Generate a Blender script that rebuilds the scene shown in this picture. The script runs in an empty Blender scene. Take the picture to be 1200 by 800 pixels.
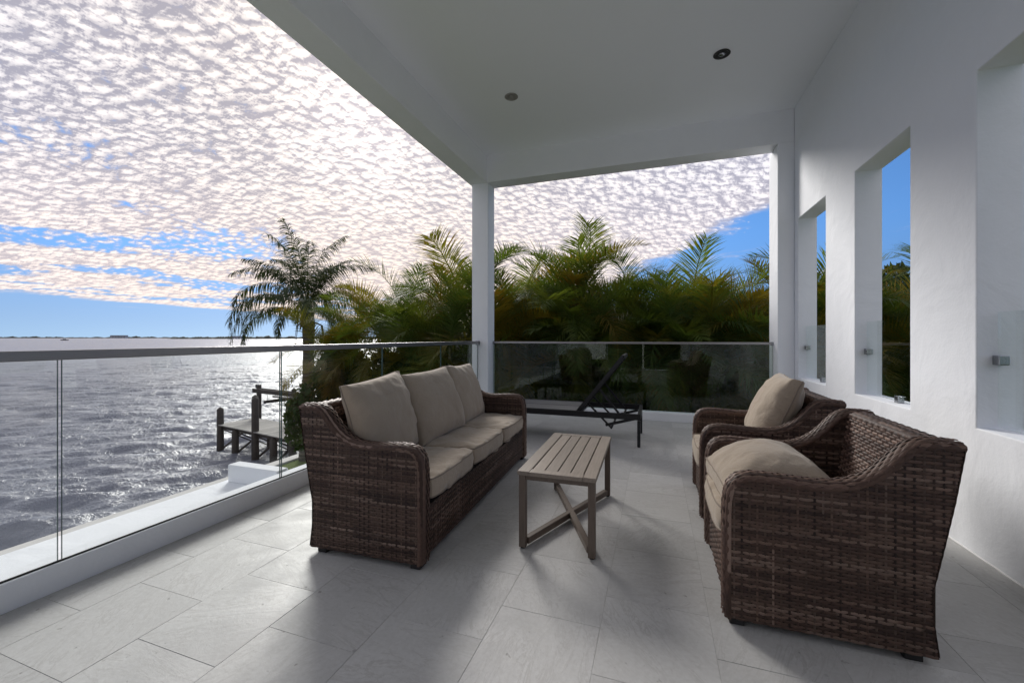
import bpy, bmesh, math, random
import numpy as np
from mathutils import Vector, Matrix, noise as mnoise
R = math.radians
rng = random.Random(7)
nrg = np.random.default_rng(11)
scene = bpy.context.scene
COL = scene.collection

# ------------------------------------------------------------------ camera
YAW = 0.334                      # the view turns this far left of the terrace's long axis
FW = Vector((-math.sin(YAW), math.cos(YAW), 0)); RT = Vector((math.cos(YAW), math.sin(YAW), 0))
EYE = Vector((0, 0, 1.15))
cam_data = bpy.data.cameras.new('camera'); cam = bpy.data.objects.new('camera', cam_data); COL.objects.link(cam)
cam.location = EYE; cam.rotation_euler = (R(90), 0, YAW)
cam_data.sensor_width = 36; cam_data.lens = 483.1 / 1200 * 36
cam_data.shift_y = -4.9 / 1200
cam_data.clip_start = 0.05; cam_data.clip_end = 30000
scene.camera = cam

# ------------------------------------------------------------------ sun direction (behind thin cloud, left of the corner column)
SUN = Vector((-0.651, 0.833, 0.545)).normalized()
SUN_EL = math.asin(SUN.z); SUN_AZ = math.atan2(SUN.x, SUN.y)

# ------------------------------------------------------------------ node helpers
class NT:
    def __init__(s, tree): s.t = tree; s.n = tree.nodes; s.l = tree.links
    def node(s, typ, **kw):
        n = s.n.new(typ)
        for k, v in kw.items(): setattr(n, k, v)
        return n
    def put(s, sock, v):
        if v is None: return
        if isinstance(v, bpy.types.NodeSocket): s.l.new(v, sock)
        else:
            if isinstance(v, (tuple, list)) and sock.type == 'RGBA' and len(v) == 3: v = (*v, 1)
            sock.default_value = v
    def math(s, op, a, b=None, c=None, clamp=False):
        n = s.node('ShaderNodeMath', operation=op, use_clamp=clamp)
        s.put(n.inputs[0], a); s.put(n.inputs[1], b); s.put(n.inputs[2], c); return n.outputs[0]
    def vmath(s, op, a, b=None, scale=None):
        n = s.node('ShaderNodeVectorMath', operation=op); s.put(n.inputs[0], a); s.put(n.inputs[1], b)
        if scale is not None: s.put(n.inputs['Scale'], scale)
        return n.outputs['Value'] if op in ('DOT_PRODUCT', 'LENGTH', 'DISTANCE') else n.outputs['Vector']
    def comb(s, x, y, z=0.0):
        n = s.node('ShaderNodeCombineXYZ'); s.put(n.inputs[0], x); s.put(n.inputs[1], y); s.put(n.inputs[2], z); return n.outputs[0]
    def sep(s, v):
        n = s.node('ShaderNodeSeparateXYZ'); s.put(n.inputs[0], v); return n.outputs
    def noise(s, vec, scale, detail=3, rough=.5, dist=0, dim='3D', w=None):
        n = s.node('ShaderNodeTexNoise', noise_dimensions=dim)
        if vec is not None: s.put(n.inputs['Vector'], vec)
        if w is not None: s.put(n.inputs['W'], w)
        n.inputs['Scale'].default_value = scale; n.inputs['Detail'].default_value = detail
        n.inputs['Roughness'].default_value = rough; n.inputs['Distortion'].default_value = dist
        return n.outputs['Fac']
    def voro(s, vec, scale, feature='F1', smooth=None, rnd=1.0, dim='3D'):
        n = s.node('ShaderNodeTexVoronoi', feature=feature, voronoi_dimensions=dim); s.put(n.inputs['Vector'], vec); n.inputs['Scale'].default_value = scale
        n.inputs['Randomness'].default_value = rnd
        if smooth is not None: n.inputs['Smoothness'].default_value = smooth
        return n.outputs['Distance']
    def map(s, v, a, b, c=0.0, d=1.0, smooth=False):
        n = s.node('ShaderNodeMapRange'); n.interpolation_type = 'SMOOTHSTEP' if smooth else 'LINEAR'
        s.put(n.inputs[0], v); s.put(n.inputs[1], a); s.put(n.inputs[2], b); s.put(n.inputs[3], c); s.put(n.inputs[4], d); return n.outputs[0]
    def mix(s, f, a, b, blend='MIX'):
        n = s.node('ShaderNodeMix', data_type='RGBA', blend_type=blend)
        s.put(n.inputs[0], f); s.put(n.inputs[6], a); s.put(n.inputs[7], b); return n.outputs[2]
    def ramp(s, f, stops):
        n = s.node('ShaderNodeValToRGB'); e = n.color_ramp.elements
        while len(e) < len(stops): e.new(.5)
        for el, (p, c) in zip(e, stops): el.position = p; el.color = (*c, 1)
        s.put(n.inputs[0], f); return n.outputs[0]
    def bump(s, h, strength, dist, normal=None):
        n = s.node('ShaderNodeBump'); n.inputs['Strength'].default_value = strength; n.inputs['Distance'].default_value = dist
        s.put(n.inputs['Height'], h)
        if normal is not None: s.put(n.inputs['Normal'], normal)
        return n.outputs[0]

# ------------------------------------------------------------------ world: clear sky with a street of altocumulus
world = bpy.data.worlds.new('World'); scene.world = world; world.use_nodes = True
wt = NT(world.node_tree)
for n in list(wt.n): wt.n.remove(n)
w_out = wt.node('ShaderNodeOutputWorld')
skyt = wt.node('ShaderNodeTexSky', sky_type='NISHITA', sun_disc=False)
skyt.sun_elevation = SUN_EL; skyt.sun_rotation = SUN_AZ
skyt.air_density = 1.0; skyt.dust_density = 0.1; skyt.ozone_density = 4.0
tc = wt.node('ShaderNodeTexCoord'); D = tc.outputs['Generated']
wt.put(skyt.inputs['Vector'], wt.vmath('NORMALIZE', wt.vmath('ADD', D, (0, 0, .12))))
dx, dy, dz = wt.sep(D)
zc = wt.math('MAXIMUM', dz, 0.012)
inv = wt.math('DIVIDE', 1.0, zc)
P = wt.comb(wt.math('MULTIPLY', dx, inv), wt.math('MULTIPLY', dy, inv))      # the point where the ray meets the cloud sheet
S = wt.vmath('DOT_PRODUCT', P, tuple(RT)); T = wt.vmath('DOT_PRODUCT', P, tuple(FW))
inv2 = wt.math('DIVIDE', 1.0, wt.math('ADD', wt.math('MAXIMUM', dz, 0.0), .32))            # cells have depth: they foreshorten less than the sheet
P2 = wt.comb(wt.math('MULTIPLY', dx, inv2), wt.math('MULTIPLY', dy, inv2))
warp = wt.node('ShaderNodeTexNoise'); wt.put(warp.inputs['Vector'], P2); warp.inputs['Scale'].default_value = 9; warp.inputs['Detail'].default_value = 2
Pw = wt.vmath('ADD', P2, wt.vmath('SCALE', wt.vmath('SUBTRACT', warp.outputs['Color'], (.5, .5, .5)), scale=0.028))
sunP = (SUN.x / SUN.z, SUN.y / SUN.z, 0)
def dens(vec):
    cells = wt.voro(vec, 38.0, 'SMOOTH_F1', .35)
    fine = wt.noise(vec, 56.0, 6, .64)
    mid = wt.noise(vec, 15.0, 3, .5)
    d = wt.math('SUBTRACT', wt.math('MULTIPLY', fine, .95), wt.math('MULTIPLY', cells, .80))
    return wt.math('ADD', d, wt.math('MULTIPLY', wt.math('SUBTRACT', mid, .5), .45))
d0 = dens(Pw)
toward = tuple(Vector((SUN.x, SUN.y, 0)).normalized())
d1 = dens(wt.vmath('ADD', Pw, tuple(0.005 * c for c in toward)))
big = wt.noise(P, .55, 4, .55)
big2 = wt.noise(wt.vmath('MULTIPLY', P, (.9, .9, 0)), .22, 3, .5)
edgewob = wt.math('MULTIPLY', wt.math('SUBTRACT', wt.noise(P, 1.1, 5, .6), .5), 1.5)
band = wt.math('MULTIPLY', wt.map(wt.math('ADD', S, edgewob), 1.55, 2.45, 1, 0, True),
               wt.map(wt.math('ADD', S, wt.math('MULTIPLY', edgewob, 2.0)), -13.2, -9.6, 0, 1, True))
# thin gaps where the sheet is broken, more of them far out to the left
thin = wt.math('MULTIPLY', wt.map(big, .40, .64, 0, 1, True), wt.map(S, -1.0, -5.5, .12, 1.15))
low = wt.map(dz, .025, .13, 0, 1, True)                                       # near the horizon the cells run together
c_raw = wt.math('SUBTRACT', d0, wt.math('MULTIPLY', thin, .30))
c_raw = wt.math('SUBTRACT', wt.math('MULTIPLY', c_raw, wt.map(low, 0, 1, .55, 1)), wt.math('MULTIPLY', wt.math('SUBTRACT', 1.0, band), .9))
puff = wt.map(wt.math('SUBTRACT', c_raw, .10), -.42, .16, 0, 1, True)
veil = wt.math('MULTIPLY', wt.map(band, .35, .95, 0, .95, True), wt.map(wt.math('ADD', thin, wt.math('MULTIPLY', wt.math('SUBTRACT', .0, c_raw), .9)), .42, 1.0, 1, 0, True))
cmask = wt.math('MAXIMUM', puff, veil)
cmask = wt.math('MULTIPLY', cmask, wt.map(dz, .012, .03, 0, 1, True))
# some loose cirrus in the clear part
wis = wt.noise(wt.vmath('ADD', wt.vmath('MULTIPLY', P, (1.0, .45, 0)), (3.1, 1.7, 0)), 1.3, 6, .62, .6)
wisp = wt.math('MULTIPLY', wt.map(wis, .58, .78, 0, .75, True), wt.map(dz, .03, .10, 0, 1, True))
cmask = wt.math('MAXIMUM', cmask, wisp)
relief = wt.map(wt.math('SUBTRACT', d1, d0), -.07, .10, 0, 1)                 # the side of a puff away from the sun is greyer
shade = wt.math('ADD', wt.math('MULTIPLY', wt.math('SUBTRACT', 1.0, puff), .70), wt.math('MULTIPLY', relief, .62))
shade = wt.math('MULTIPLY', shade, wt.map(low, 0, 1, .55, 1), clamp=True)
cs = wt.math('MAXIMUM', wt.vmath('DOT_PRODUCT', D, tuple(SUN)), 0.0)
g1 = wt.math('POWER', cs, 90.0); g2 = wt.math('POWER', cs, 14.0)
ccol = wt.mix(shade, (.83, .81, .855), (.35, .345, .42))
ccol = wt.mix(wt.map(dz, .03, .40, .85, 0, True), ccol, wt.mix(shade, (.98, .84, .76), (.56, .49, .50)))
ccol = wt.mix(wt.math('MULTIPLY', wt.math('POWER', cs, 7.0), .75), ccol, wt.vmath('MULTIPLY', ccol, (1.12, 1.0, .80)))
gain = wt.math('ADD', wt.math('ADD', .395, wt.math('MULTIPLY', g2, .03)), wt.math('MULTIPLY', g1, .16))
ccol = wt.vmath('SCALE', ccol, scale=gain)
bg_sky = wt.node('ShaderNodeBackground'); wt.put(bg_sky.inputs[0], wt.vmath('MULTIPLY', skyt.outputs[0], wt.mix(wt.map(dz, .02, .24, 0, 1, True), (.56, .54, .58), (.56, .78, .97)))); bg_sky.inputs[1].default_value = 0.05
bg_cl = wt.node('ShaderNodeBackground'); wt.put(bg_cl.inputs[0], ccol); bg_cl.inputs[1].default_value = 1.0
mx = wt.node('ShaderNodeMixShader'); wt.put(mx.inputs[0], cmask); wt.l.new(bg_sky.outputs[0], mx.inputs[1]); wt.l.new(bg_cl.outputs[0], mx.inputs[2])
wt.l.new(mx.outputs[0], w_out.inputs[0])
world.cycles.sampling_method = 'MANUAL'; world.cycles.sample_map_resolution = 1024

sun_d = bpy.data.lights.new('sun', 'SUN'); sun = bpy.data.objects.new('sun', sun_d); COL.objects.link(sun)
sun_d.energy = 1.15; sun_d.angle = R(20.0); sun_d.color = (1.0, .965, .92)
sun.rotation_euler = SUN.to_track_quat('Z', 'Y').to_euler(); sun.location = (-8, 10, 12)

vs = scene.view_settings; vs.view_transform = 'Standard'; vs.look = 'None'; vs.exposure = 1.72; vs.gamma = 1.0
scene.render.engine = 'CYCLES'
scene.cycles.max_bounces = 8; scene.cycles.transparent_max_bounces = 16; scene.cycles.diffuse_bounces = 6; scene.cycles.caustics_reflective = False; scene.cycles.caustics_refractive = False

# ------------------------------------------------------------------ materials
M = {}
def mat(name, color=(.5, .5, .5), rough=.6, metal=0.0, spec=None):
    m = bpy.data.materials.new(name); m.use_nodes = True; t = NT(m.node_tree); b = t.n['Principled BSDF']
    t.put(b.inputs['Base Color'], color); b.inputs['Roughness'].default_value = rough; b.inputs['Metallic'].default_value = metal
    if spec is not None: b.inputs['Specular IOR Level'].default_value = spec
    M[name] = m; return m, t, b
def pos(t): return t.node('ShaderNodeNewGeometry').outputs['Position']
def objco(t): return t.node('ShaderNodeTexCoord').outputs['Object']
def orand(t): return t.node('ShaderNodeObjectInfo').outputs['Random']

m, t, b = mat('stucco', rough=.85, spec=.25)
p = pos(t); n1 = t.noise(p, 1.3, 4, .55); n2 = t.noise(p, 9, 4, .6)
t.put(b.inputs['Base Color'], t.mix(t.math('ADD', t.math('MULTIPLY', n1, .6), t.math('MULTIPLY', n2, .4)), (.79, .81, .845), (.87, .885, .915)))
h = t.math('ADD', t.noise(p, 2.4, 5, .5, .6), t.math('MULTIPLY', t.noise(p, 60, 3, .6), .05))
t.put(b.inputs['Normal'], t.bump(h, .6, .03))
m, t, b = mat('ceiling_paint', rough=.9, spec=.2)
p = pos(t); n1 = t.noise(p, .9, 4, .6)
t.put(b.inputs['Base Color'], t.mix(n1, (.84, .86, .90), (.88, .90, .93))); t.put(b.inputs['Normal'], t.bump(t.noise(p, 45, 3), .12, .004))

m, t, b = mat('tile', rough=.5, spec=.4)
r_ = orand(t); p = t.vmath('ADD', pos(t), t.comb(t.math('MULTIPLY', r_, 37.0), t.math('MULTIPLY', r_, 91.0)))
cloudy = t.noise(p, 3.2, 6, .62, .6)
ang = t.node('ShaderNodeVectorRotate', rotation_type='Z_AXIS'); t.put(ang.inputs['Vector'], p); t.put(ang.inputs['Angle'], t.math('MULTIPLY', r_, 6.28))
vein = t.noise(t.vmath('MULTIPLY', ang.outputs[0], (1.0, 4.0, 1)), 2.6, 8, .68, 1.2)
veinm = t.map(t.math('ABSOLUTE', t.math('SUBTRACT', vein, .5)), 0, .028, 1, 0)
grain = t.noise(p, 55, 4, .65)
colr = t.mix(cloudy, (.43, .428, .42), (.60, .597, .59))
colr = t.mix(t.math('MULTIPLY', veinm, t.map(cloudy, .38, .60, .1, .55)), colr, (.30, .285, .27))
colr = t.mix(t.map(grain, .35, .7, .0, .5), colr, (.40, .39, .38))
pit = t.map(t.noise(p, 26, 2, .5), .24, .30, 1, 0)
colr = t.mix(t.math('MULTIPLY', pit, .6), colr, (.22, .21, .20))
tone = t.map(r_, 0, 1, .92, 1.06)
t.put(b.inputs['Base Color'], t.vmath('SCALE', colr, scale=tone))
t.put(b.inputs['Roughness'], t.map(cloudy, .3, .7, .62, .42))
t.put(b.inputs['Normal'], t.bump(t.math('SUBTRACT', t.math('ADD', t.math('MULTIPLY', vein, .6), t.math('MULTIPLY', grain, .35)), t.math('MULTIPLY', pit, .3)), .35, .006))
mat('grout', (.40, .395, .385), .9)

def weave_mat(name, k):
    m, t, b = mat(name, rough=.55, spec=.3)
    a = t.node('ShaderNodeVertexColor', layer_name='Col').outputs['Color']; p = pos(t)
    f = t.noise(t.vmath('MULTIPLY', p, (1, 1, 3.0)), 90, 3, .6)
    t.put(b.inputs['Base Color'], t.vmath('SCALE', t.mix(.35, a, t.vmath('SCALE', a, scale=t.math('MULTIPLY', f, 2.0))), scale=k))
    t.put(b.inputs['Normal'], t.bump(t.noise(p, 260, 2), .25, .0015))
weave_mat('wicker', 1.38); PAL_TINT = (1.02, .98, .96)
mat('wicker_core', (.012, .009, .008), .9); mat('rubber', (.012, .012, .012), .7)

m, t, b = mat('cushion', rough=.92, spec=.15)
p = objco(t); n1 = t.noise(p, 5, 4, .6); th = t.noise(p, 420, 2, .5)
t.put(b.inputs['Base Color'], t.vmath('SCALE', t.mix(n1, (.335, .270, .205), (.435, .360, .280)), scale=t.map(th, .3, .7, .86, 1.1)))
t.put(b.inputs['Normal'], t.bump(t.math('ADD', t.math('MULTIPLY', t.noise(p, 11, 4, .55, .5), 1.0), t.math('MULTIPLY', th, .03)), .5, .02))
b.inputs['Sheen Weight'].default_value = .25
mat('piping', (.25, .205, .165), .9)

m, t, b = mat('table_wood', rough=.55)
p = objco(t); g = t.noise(t.vmath('MULTIPLY', p, (30, 2.2, 30)), 3.0, 5, .6, .4); r_ = orand(t)
c_ = t.mix(g, (.15, .118, .094), (.30, .25, .205)); t.put(b.inputs['Base Color'], t.vmath('SCALE', c_, scale=t.map(r_, 0, 1, .85, 1.12)))
t.put(b.inputs['Normal'], t.bump(g, .3, .002))
m, t, b = mat('table_leg', rough=.5)
p = objco(t); g = t.noise(t.vmath('MULTIPLY', p, (25, 25, 3)), 3.0, 4, .6)
t.put(b.inputs['Base Color'], t.mix(g, (.085, .062, .048), (.16, .122, .096)))
mat('dark_metal', (.018, .019, .022), .38, .3)
m, t, b = mat('sling', rough=.7)
p = objco(t); t.put(b.inputs['Base Color'], t.mix(t.noise(p, 300, 2), (.05, .052, .06), (.11, .115, .125)))
m, t, b = mat('brushed_steel', (.30, .29, .29), .34, .9)
t.put(b.inputs['Roughness'], t.map(t.noise(t.vmath('MULTIPLY', pos(t), (40, 4, 40)), 4, 3), .3, .7, .28, .5))
mat('chrome', (.35, .36, .38), .25, 1.0); mat('lamp_trim', (.33, .32, .30), .5, .4); mat('lamp_dark', (.03, .03, .03), .5)

def glass_mat(name, tint, f0=.045):
    m = bpy.data.materials.new(name); m.use_nodes = True; t = NT(m.node_tree)
    for n in list(t.n): t.n.remove(n)
    o = t.node('ShaderNodeOutputMaterial'); tr = t.node('ShaderNodeBsdfTransparent'); t.put(tr.inputs[0], tint)
    gl = t.node('ShaderNodeBsdfGlossy'); gl.inputs['Roughness'].default_value = 0.0; gl.inputs['Color'].default_value = (.95, 1, .98, 1)
    ge = t.node('ShaderNodeNewGeometry')
    c = t.math('ABSOLUTE', t.vmath('DOT_PRODUCT', ge.outputs['Normal'], ge.outputs['Incoming']))
    f = t.math('ADD', f0, t.math('MULTIPLY', t.math('POWER', t.math('SUBTRACT', 1.0, c, clamp=True), 5.0), .8 * (1 - f0)))
    mx = t.node('ShaderNodeMixShader'); t.put(mx.inputs[0], f); t.l.new(tr.outputs[0], mx.inputs[1]); t.l.new(gl.outputs[0], mx.inputs[2])
    t.l.new(mx.outputs[0], o.inputs[0]); M[name] = m; return m
glass_mat('clear_glass', (.955, .975, .97)); glass_mat('tinted_glass', (.82, .865, .85), .022)
mat('glass_edge', (.03, .07, .06), .15)

m, t, b = mat('water', (.185, .195, .23), .33); b.inputs['IOR'].default_value = 1.33
p = pos(t)
w1 = t.noise(t.vmath('MULTIPLY', p, (1, 1, 0)), 1.3, 5, .6, .3); w2 = t.noise(t.vmath('MULTIPLY', p, (1, 1, 0)), 7.0, 3, .55)
t.put(b.inputs['Normal'], t.bump(t.math('ADD', w1, t.math('MULTIPLY', w2, .2)), .9, .25))

m, t, b = mat('lawn', rough=.95, spec=.1)
p = pos(t); t.put(b.inputs['Base Color'], t.mix(t.noise(p, 1.2, 6, .65), (.055, .085, .02), (.12, .15, .04))); t.put(b.inputs['Normal'], t.bump(t.noise(p, 40, 3), .6, .05))
m, t, b = mat('concrete', rough=.85)
p = pos(t); t.put(b.inputs['Base Color'], t.mix(t.noise(p, 2.5, 6, .6), (.40, .39, .37), (.58, .57, .55))); t.put(b.inputs['Normal'], t.bump(t.noise(p, 25, 4), .3, .01))
m, t, b = mat('dock_plank', rough=.85)
r_ = orand(t); p = pos(t); t.put(b.inputs['Base Color'], t.vmath('SCALE', t.mix(t.noise(p, 5, 5, .6), (.23, .22, .20), (.36, .345, .32)), scale=t.map(r_, 0, 1, .75, 1.1)))
m, t, b = mat('piling_wood', rough=.9)
p = pos(t); t.put(b.inputs['Base Color'], t.mix(t.noise(t.vmath('MULTIPLY', p, (1, 1, .2)), 9, 5, .6), (.025, .022, .02), (.075, .066, .058)))
mat('boat_hull', (.75, .76, .77), .3)

def leaf_mat(name, a, b_, c_, trans=.45):
    m = bpy.data.materials.new(name); m.use_nodes = True; t = NT(m.node_tree); b = t.n['Principled BSDF']; o = t.n['Material Output']
    r_ = orand(t); g = t.noise(pos(t), 2.3, 3, .6)
    c1 = t.mix(r_, a, b_); c2 = t.mix(t.map(g, .5, .72, 0, .8, True), c1, c_)
    t.put(b.inputs['Base Color'], c2); b.inputs['Roughness'].default_value = .55; b.inputs['Specular IOR Level'].default_value = .25
    tl = t.node('ShaderNodeBsdfTranslucent'); t.put(tl.inputs[0], t.mix(.55, c2, (.55, .45, .04), 'MULTIPLY') if False else t.vmath('MULTIPLY', c2, (1.5, 1.35, .55)))
    mx = t.node('ShaderNodeMixShader'); mx.inputs[0].default_value = trans
    t.l.new(b.outputs[0], mx.inputs[1]); t.l.new(tl.outputs[0], mx.inputs[2]); t.l.new(mx.outputs[0], o.inputs[0]); M[name] = m
leaf_mat('areca_leaf', (.048, .090, .022), (.095, .135, .030), (.14, .145, .03), .5)
leaf_mat('areca_gold', (.10, .115, .02), (.17, .13, .022), (.19, .115, .02), .5)
leaf_mat('queen_leaf', (.030, .048, .020), (.045, .066, .026), (.07, .075, .03), .35)
leaf_mat('shrub_leaf', (.03, .06, .016), (.055, .095, .025), (.08, .10, .03), .35)
leaf_mat('dark_leaf', (.024, .046, .015), (.040, .066, .020), (.05, .06, .02), .3)
m, t, b = mat('palm_bark', rough=.9)
p = pos(t); rg = t.math('SINE', t.math('MULTIPLY', t.math('ADD', t.sep(p)[2], t.math('MULTIPLY', t.noise(p, 6, 3), .12)), 42.0))
t.put(b.inputs['Base Color'], t.mix(t.map(rg, -1, 1), (.055, .042, .032), (.13, .105, .08))); t.put(b.inputs['Normal'], t.bump(rg, .5, .02))
m, t, b = mat('areca_cane', rough=.6)
p = pos(t); rg = t.math('SINE', t.math('MULTIPLY', t.sep(p)[2], 38.0))
t.put(b.inputs['Base Color'], t.mix(t.map(rg, .6, 1), (.085, .085, .03), (.16, .14, .09)))
mat('far_foliage', (.045, .055, .045), .95); mat('far_land', (.08, .085, .07), .95); mat('far_wall', (.35, .36, .38), .8)
mat('house_paint', (.30, .29, .27), .8); mat('roof_tile', (.17, .12, .10), .8); mat('dark_pane', (.015, .02, .025), .08)
mat('twig', (.06, .045, .03), .9); mat('white_frame', (.75, .75, .75), .45)

# ------------------------------------------------------------------ object helpers
def link(name, me, material=None, parent=None):
    o = bpy.data.objects.new(name, me); COL.objects.link(o)
    if material is not None and me is not None and len(me.materials) == 0: me.materials.append(M[material])
    if parent is not None: o.parent = parent
    return o
def tag(o, label=None, cat=None, group=None, kind=None):
    if label: o['label'] = label
    if cat: o['category'] = cat
    if group: o['group'] = group
    if kind: o['kind'] = kind
    return o
def thing(name, loc, label, cat, group=None, rz=0.0):
    o = bpy.data.objects.new(name, None); COL.objects.link(o); o.location = loc; o.rotation_euler = (0, 0, rz); o.empty_display_size = .2
    return tag(o, label, cat, group)
def bm_box(bm, lo, hi):
    vs_ = [bm.verts.new((x, y, z)) for z in (lo[2], hi[2]) for y in (lo[1], hi[1]) for x in (lo[0], hi[0])]
    for f in ((0, 2, 3, 1), (4, 5, 7, 6), (0, 1, 5, 4), (2, 6, 7, 3), (0, 4, 6, 2), (1, 3, 7, 5)): bm.faces.new([vs_[i] for i in f])
def fin(bm, name, smooth=False):
    bmesh.ops.recalc_face_normals(bm, faces=bm.faces)
    me = bpy.data.meshes.new(name); bm.to_mesh(me); bm.free()
    if smooth:
        for p_ in me.polygons: p_.use_smooth = True
    return me
def box(name, lo, hi, material, parent=None, bevel=0.0, seg=2):
    bm = bmesh.new(); bm_box(bm, lo, hi)
    if bevel: bmesh.ops.bevel(bm, geom=list(bm.edges), offset=bevel, segments=seg, affect='EDGES', profile=.6)
    return link(name, fin(bm, name), material, parent)
def bar_mesh(a, b, w, h, bevel=.002, up=(0, 0, 1)):
    a, b = Vector(a), Vector(b); d = b - a; L = d.length; x = d.normalized(); u = Vector(up)
    y = u.cross(x)
    if y.length < 1e-4: y = Vector((0, 1, 0)).cross(x)
    y.normalize(); z = x.cross(y)
    bm = bmesh.new(); bm_box(bm, (0, -w / 2, -h / 2), (L, w / 2, h / 2))
    if bevel: bmesh.ops.bevel(bm, geom=list(bm.edges), offset=bevel, segments=2, affect='EDGES')
    bm.transform(Matrix.Translation(a) @ Matrix((x, y, z)).transposed().to_4x4())
    return fin(bm, 'bar')
def bar(name, a, b, w, h, material, parent=None, bevel=.002, up=(0, 0, 1)):
    return link(name, bar_mesh(a, b, w, h, bevel, up), material, parent)
def tube_mesh(pts, rads, seg=8, cap=True):
    pts = [Vector(q) for q in pts]; vs_, fs = [], []
    for i, q in enumerate(pts):
        d = (pts[min(i + 1, len(pts) - 1)] - pts[max(i - 1, 0)]).normalized()
        u = d.cross(Vector((0, 0, 1)) if abs(d.z) < .9 else Vector((1, 0, 0))).normalized(); v = d.cross(u)
        r = rads[i] if hasattr(rads, '__len__') else rads
        for k in range(seg):
            a = 2 * math.pi * k / seg; vs_.append(q + u * math.cos(a) * r + v * math.sin(a) * r)
    for i in range(len(pts) - 1):
        for k in range(seg):
            k2 = (k + 1) % seg; fs.append((i * seg + k, i * seg + k2, (i + 1) * seg + k2, (i + 1) * seg + k))
    if cap: fs.append(tuple(range(seg - 1, -1, -1))); fs.append(tuple(range((len(pts) - 1) * seg, len(pts) * seg)))
    me = bpy.data.meshes.new('tube'); me.from_pydata([tuple(v) for v in vs_], [], fs)
    for p_ in me.polygons: p_.use_smooth = len(p_.vertices) == 4
    return me
def tube(name, pts, rads, material, parent=None, seg=8): return link(name, tube_mesh(pts, rads, seg), material, parent)
def bevel_mod(o, w=.006, seg=2):
    md = o.modifiers.new('bevel', 'BEVEL'); md.width = w; md.segments = seg; md.limit_method = 'ANGLE'; md.angle_limit = R(40)

# ------------------------------------------------------------------ terrace dimensions
XL, XW = -2.564, 1.602           # inner face of the left curb, face of the screen wall
YF, YB = 6.02, -3.2              # far curb face, wall behind the viewer
ZC, ZB = 3.93, 3.525             # ceiling, underside of the beams
GROUND, SEA = -3.6, -4.85

# ------------------------------------------------------------------ water
def build_water():
    r0, k = 9.0, .0062
    nr = int(math.log(420 / r0) / k); az0, az1 = R(8), R(118); na = int((az1 - az0) / .0060)
    rr = r0 * np.exp(k * np.arange(nr + 1)); aa = np.linspace(az0, az1, na + 1)          # azimuth from +Y towards -X
    Rr, A = np.meshgrid(rr, aa, indexing='ij'); X = -Rr * np.sin(A); Y = Rr * np.cos(A); Z = np.zeros_like(X)
    wind = math.atan2(FW.y, FW.x) + .35
    for i in range(80):
        lam = .40 * (5.0 / .40) ** nrg.random(); kk = 2 * math.pi / lam
        a = wind + nrg.normal(0, .42); amp = .0100 * lam ** .70 * (.5 + nrg.random())
        if lam > 4: amp *= .55
        ph = nrg.random() * 6.28
        fade = np.clip((lam / (Rr * k * 2.2) - 1.0), 0, 1)
        s = np.sin(kk * (X * math.cos(a) + Y * math.sin(a)) + ph)
        Z += amp * fade * (s + .25 * np.cos(2 * (kk * (X * math.cos(a) + Y * math.sin(a)) + ph)) * -1)
    edge = np.clip((420 - Rr) / 120, 0, 1) * np.clip((A - az0) / .05, 0, 1) * np.clip((az1 - A) / .05, 0, 1) * np.clip((Rr - r0) / 1.0, 0, 1)
    Z = SEA + Z * edge
    V = np.stack([X, Y, Z], -1).reshape(-1, 3)
    idx = np.arange(V.shape[0]).reshape(nr + 1, na + 1)
    F = np.stack([idx[:-1, :-1], idx[:-1, 1:], idx[1:, 1:], idx[1:, :-1]], -1).reshape(-1, 4)
    # the calm rest of the sheet: far rings and the sectors to both sides
    extra_v, extra_f = [], []; base = V.shape[0]
    def ring(r_in, r_out, b0, b1, n):
        s = base + len(extra_v)
        for i in range(n + 1):
            a = b0 + (b1 - b0) * i / n
            for r in (r_in, r_out): extra_v.append((-r * math.sin(a), r * math.cos(a), SEA))
        for i in range(n): q = s + 2 * i; extra_f.append((q, q + 2, q + 3, q + 1))
    ring(rr[-1], 3000, az0, az1, na); ring(3000, 20000, az0, az1, 60)
    ring(r0, 20000, R(-60), az0, 40); ring(r0, 20000, az1, R(215), 40)
    V = np.concatenate([V, np.array(extra_v)]); me = bpy.data.meshes.new('water')
    fl = np.concatenate([F.reshape(-1), np.array(extra_f).reshape(-1)])
    nF = len(F) + len(extra_f)
    me.vertices.add(len(V)); me.vertices.foreach_set('co', V.reshape(-1)); me.loops.add(len(fl)); me.loops.foreach_set('vertex_index', fl.astype(np.int32))
    me.polygons.add(nF); me.polygons.foreach_set('loop_start', np.arange(nF, dtype=np.int32) * 4); me.polygons.foreach_set('loop_total', np.full(nF, 4, dtype=np.int32))
    me.polygons.foreach_set('use_smooth', np.ones(nF, dtype=bool)); me.update(calc_edges=True); me.validate()
    o = link('water', me, 'water'); tag(o, kind='structure')
build_water()

# ------------------------------------------------------------------ ground
SW_X = -13.25
bm = bmesh.new(); q = [bm.verts.new(c) for c in ((SW_X, -3000, GROUND), (3000, -3000, GROUND), (3000, 3000, GROUND), (SW_X, 3000, GROUND))]; bm.faces.new(q)
tag(link('ground', fin(bm, 'ground'), 'lawn'), kind='structure')
sw = box('sea_wall', (SW_X - .35, -120, SEA - 1.5), (SW_X + .12, 160, GROUND + .07), 'concrete'); bevel_mod(sw, .03)
tag(sw, 'pale concrete sea wall between the lawn and the water', 'sea wall')

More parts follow.
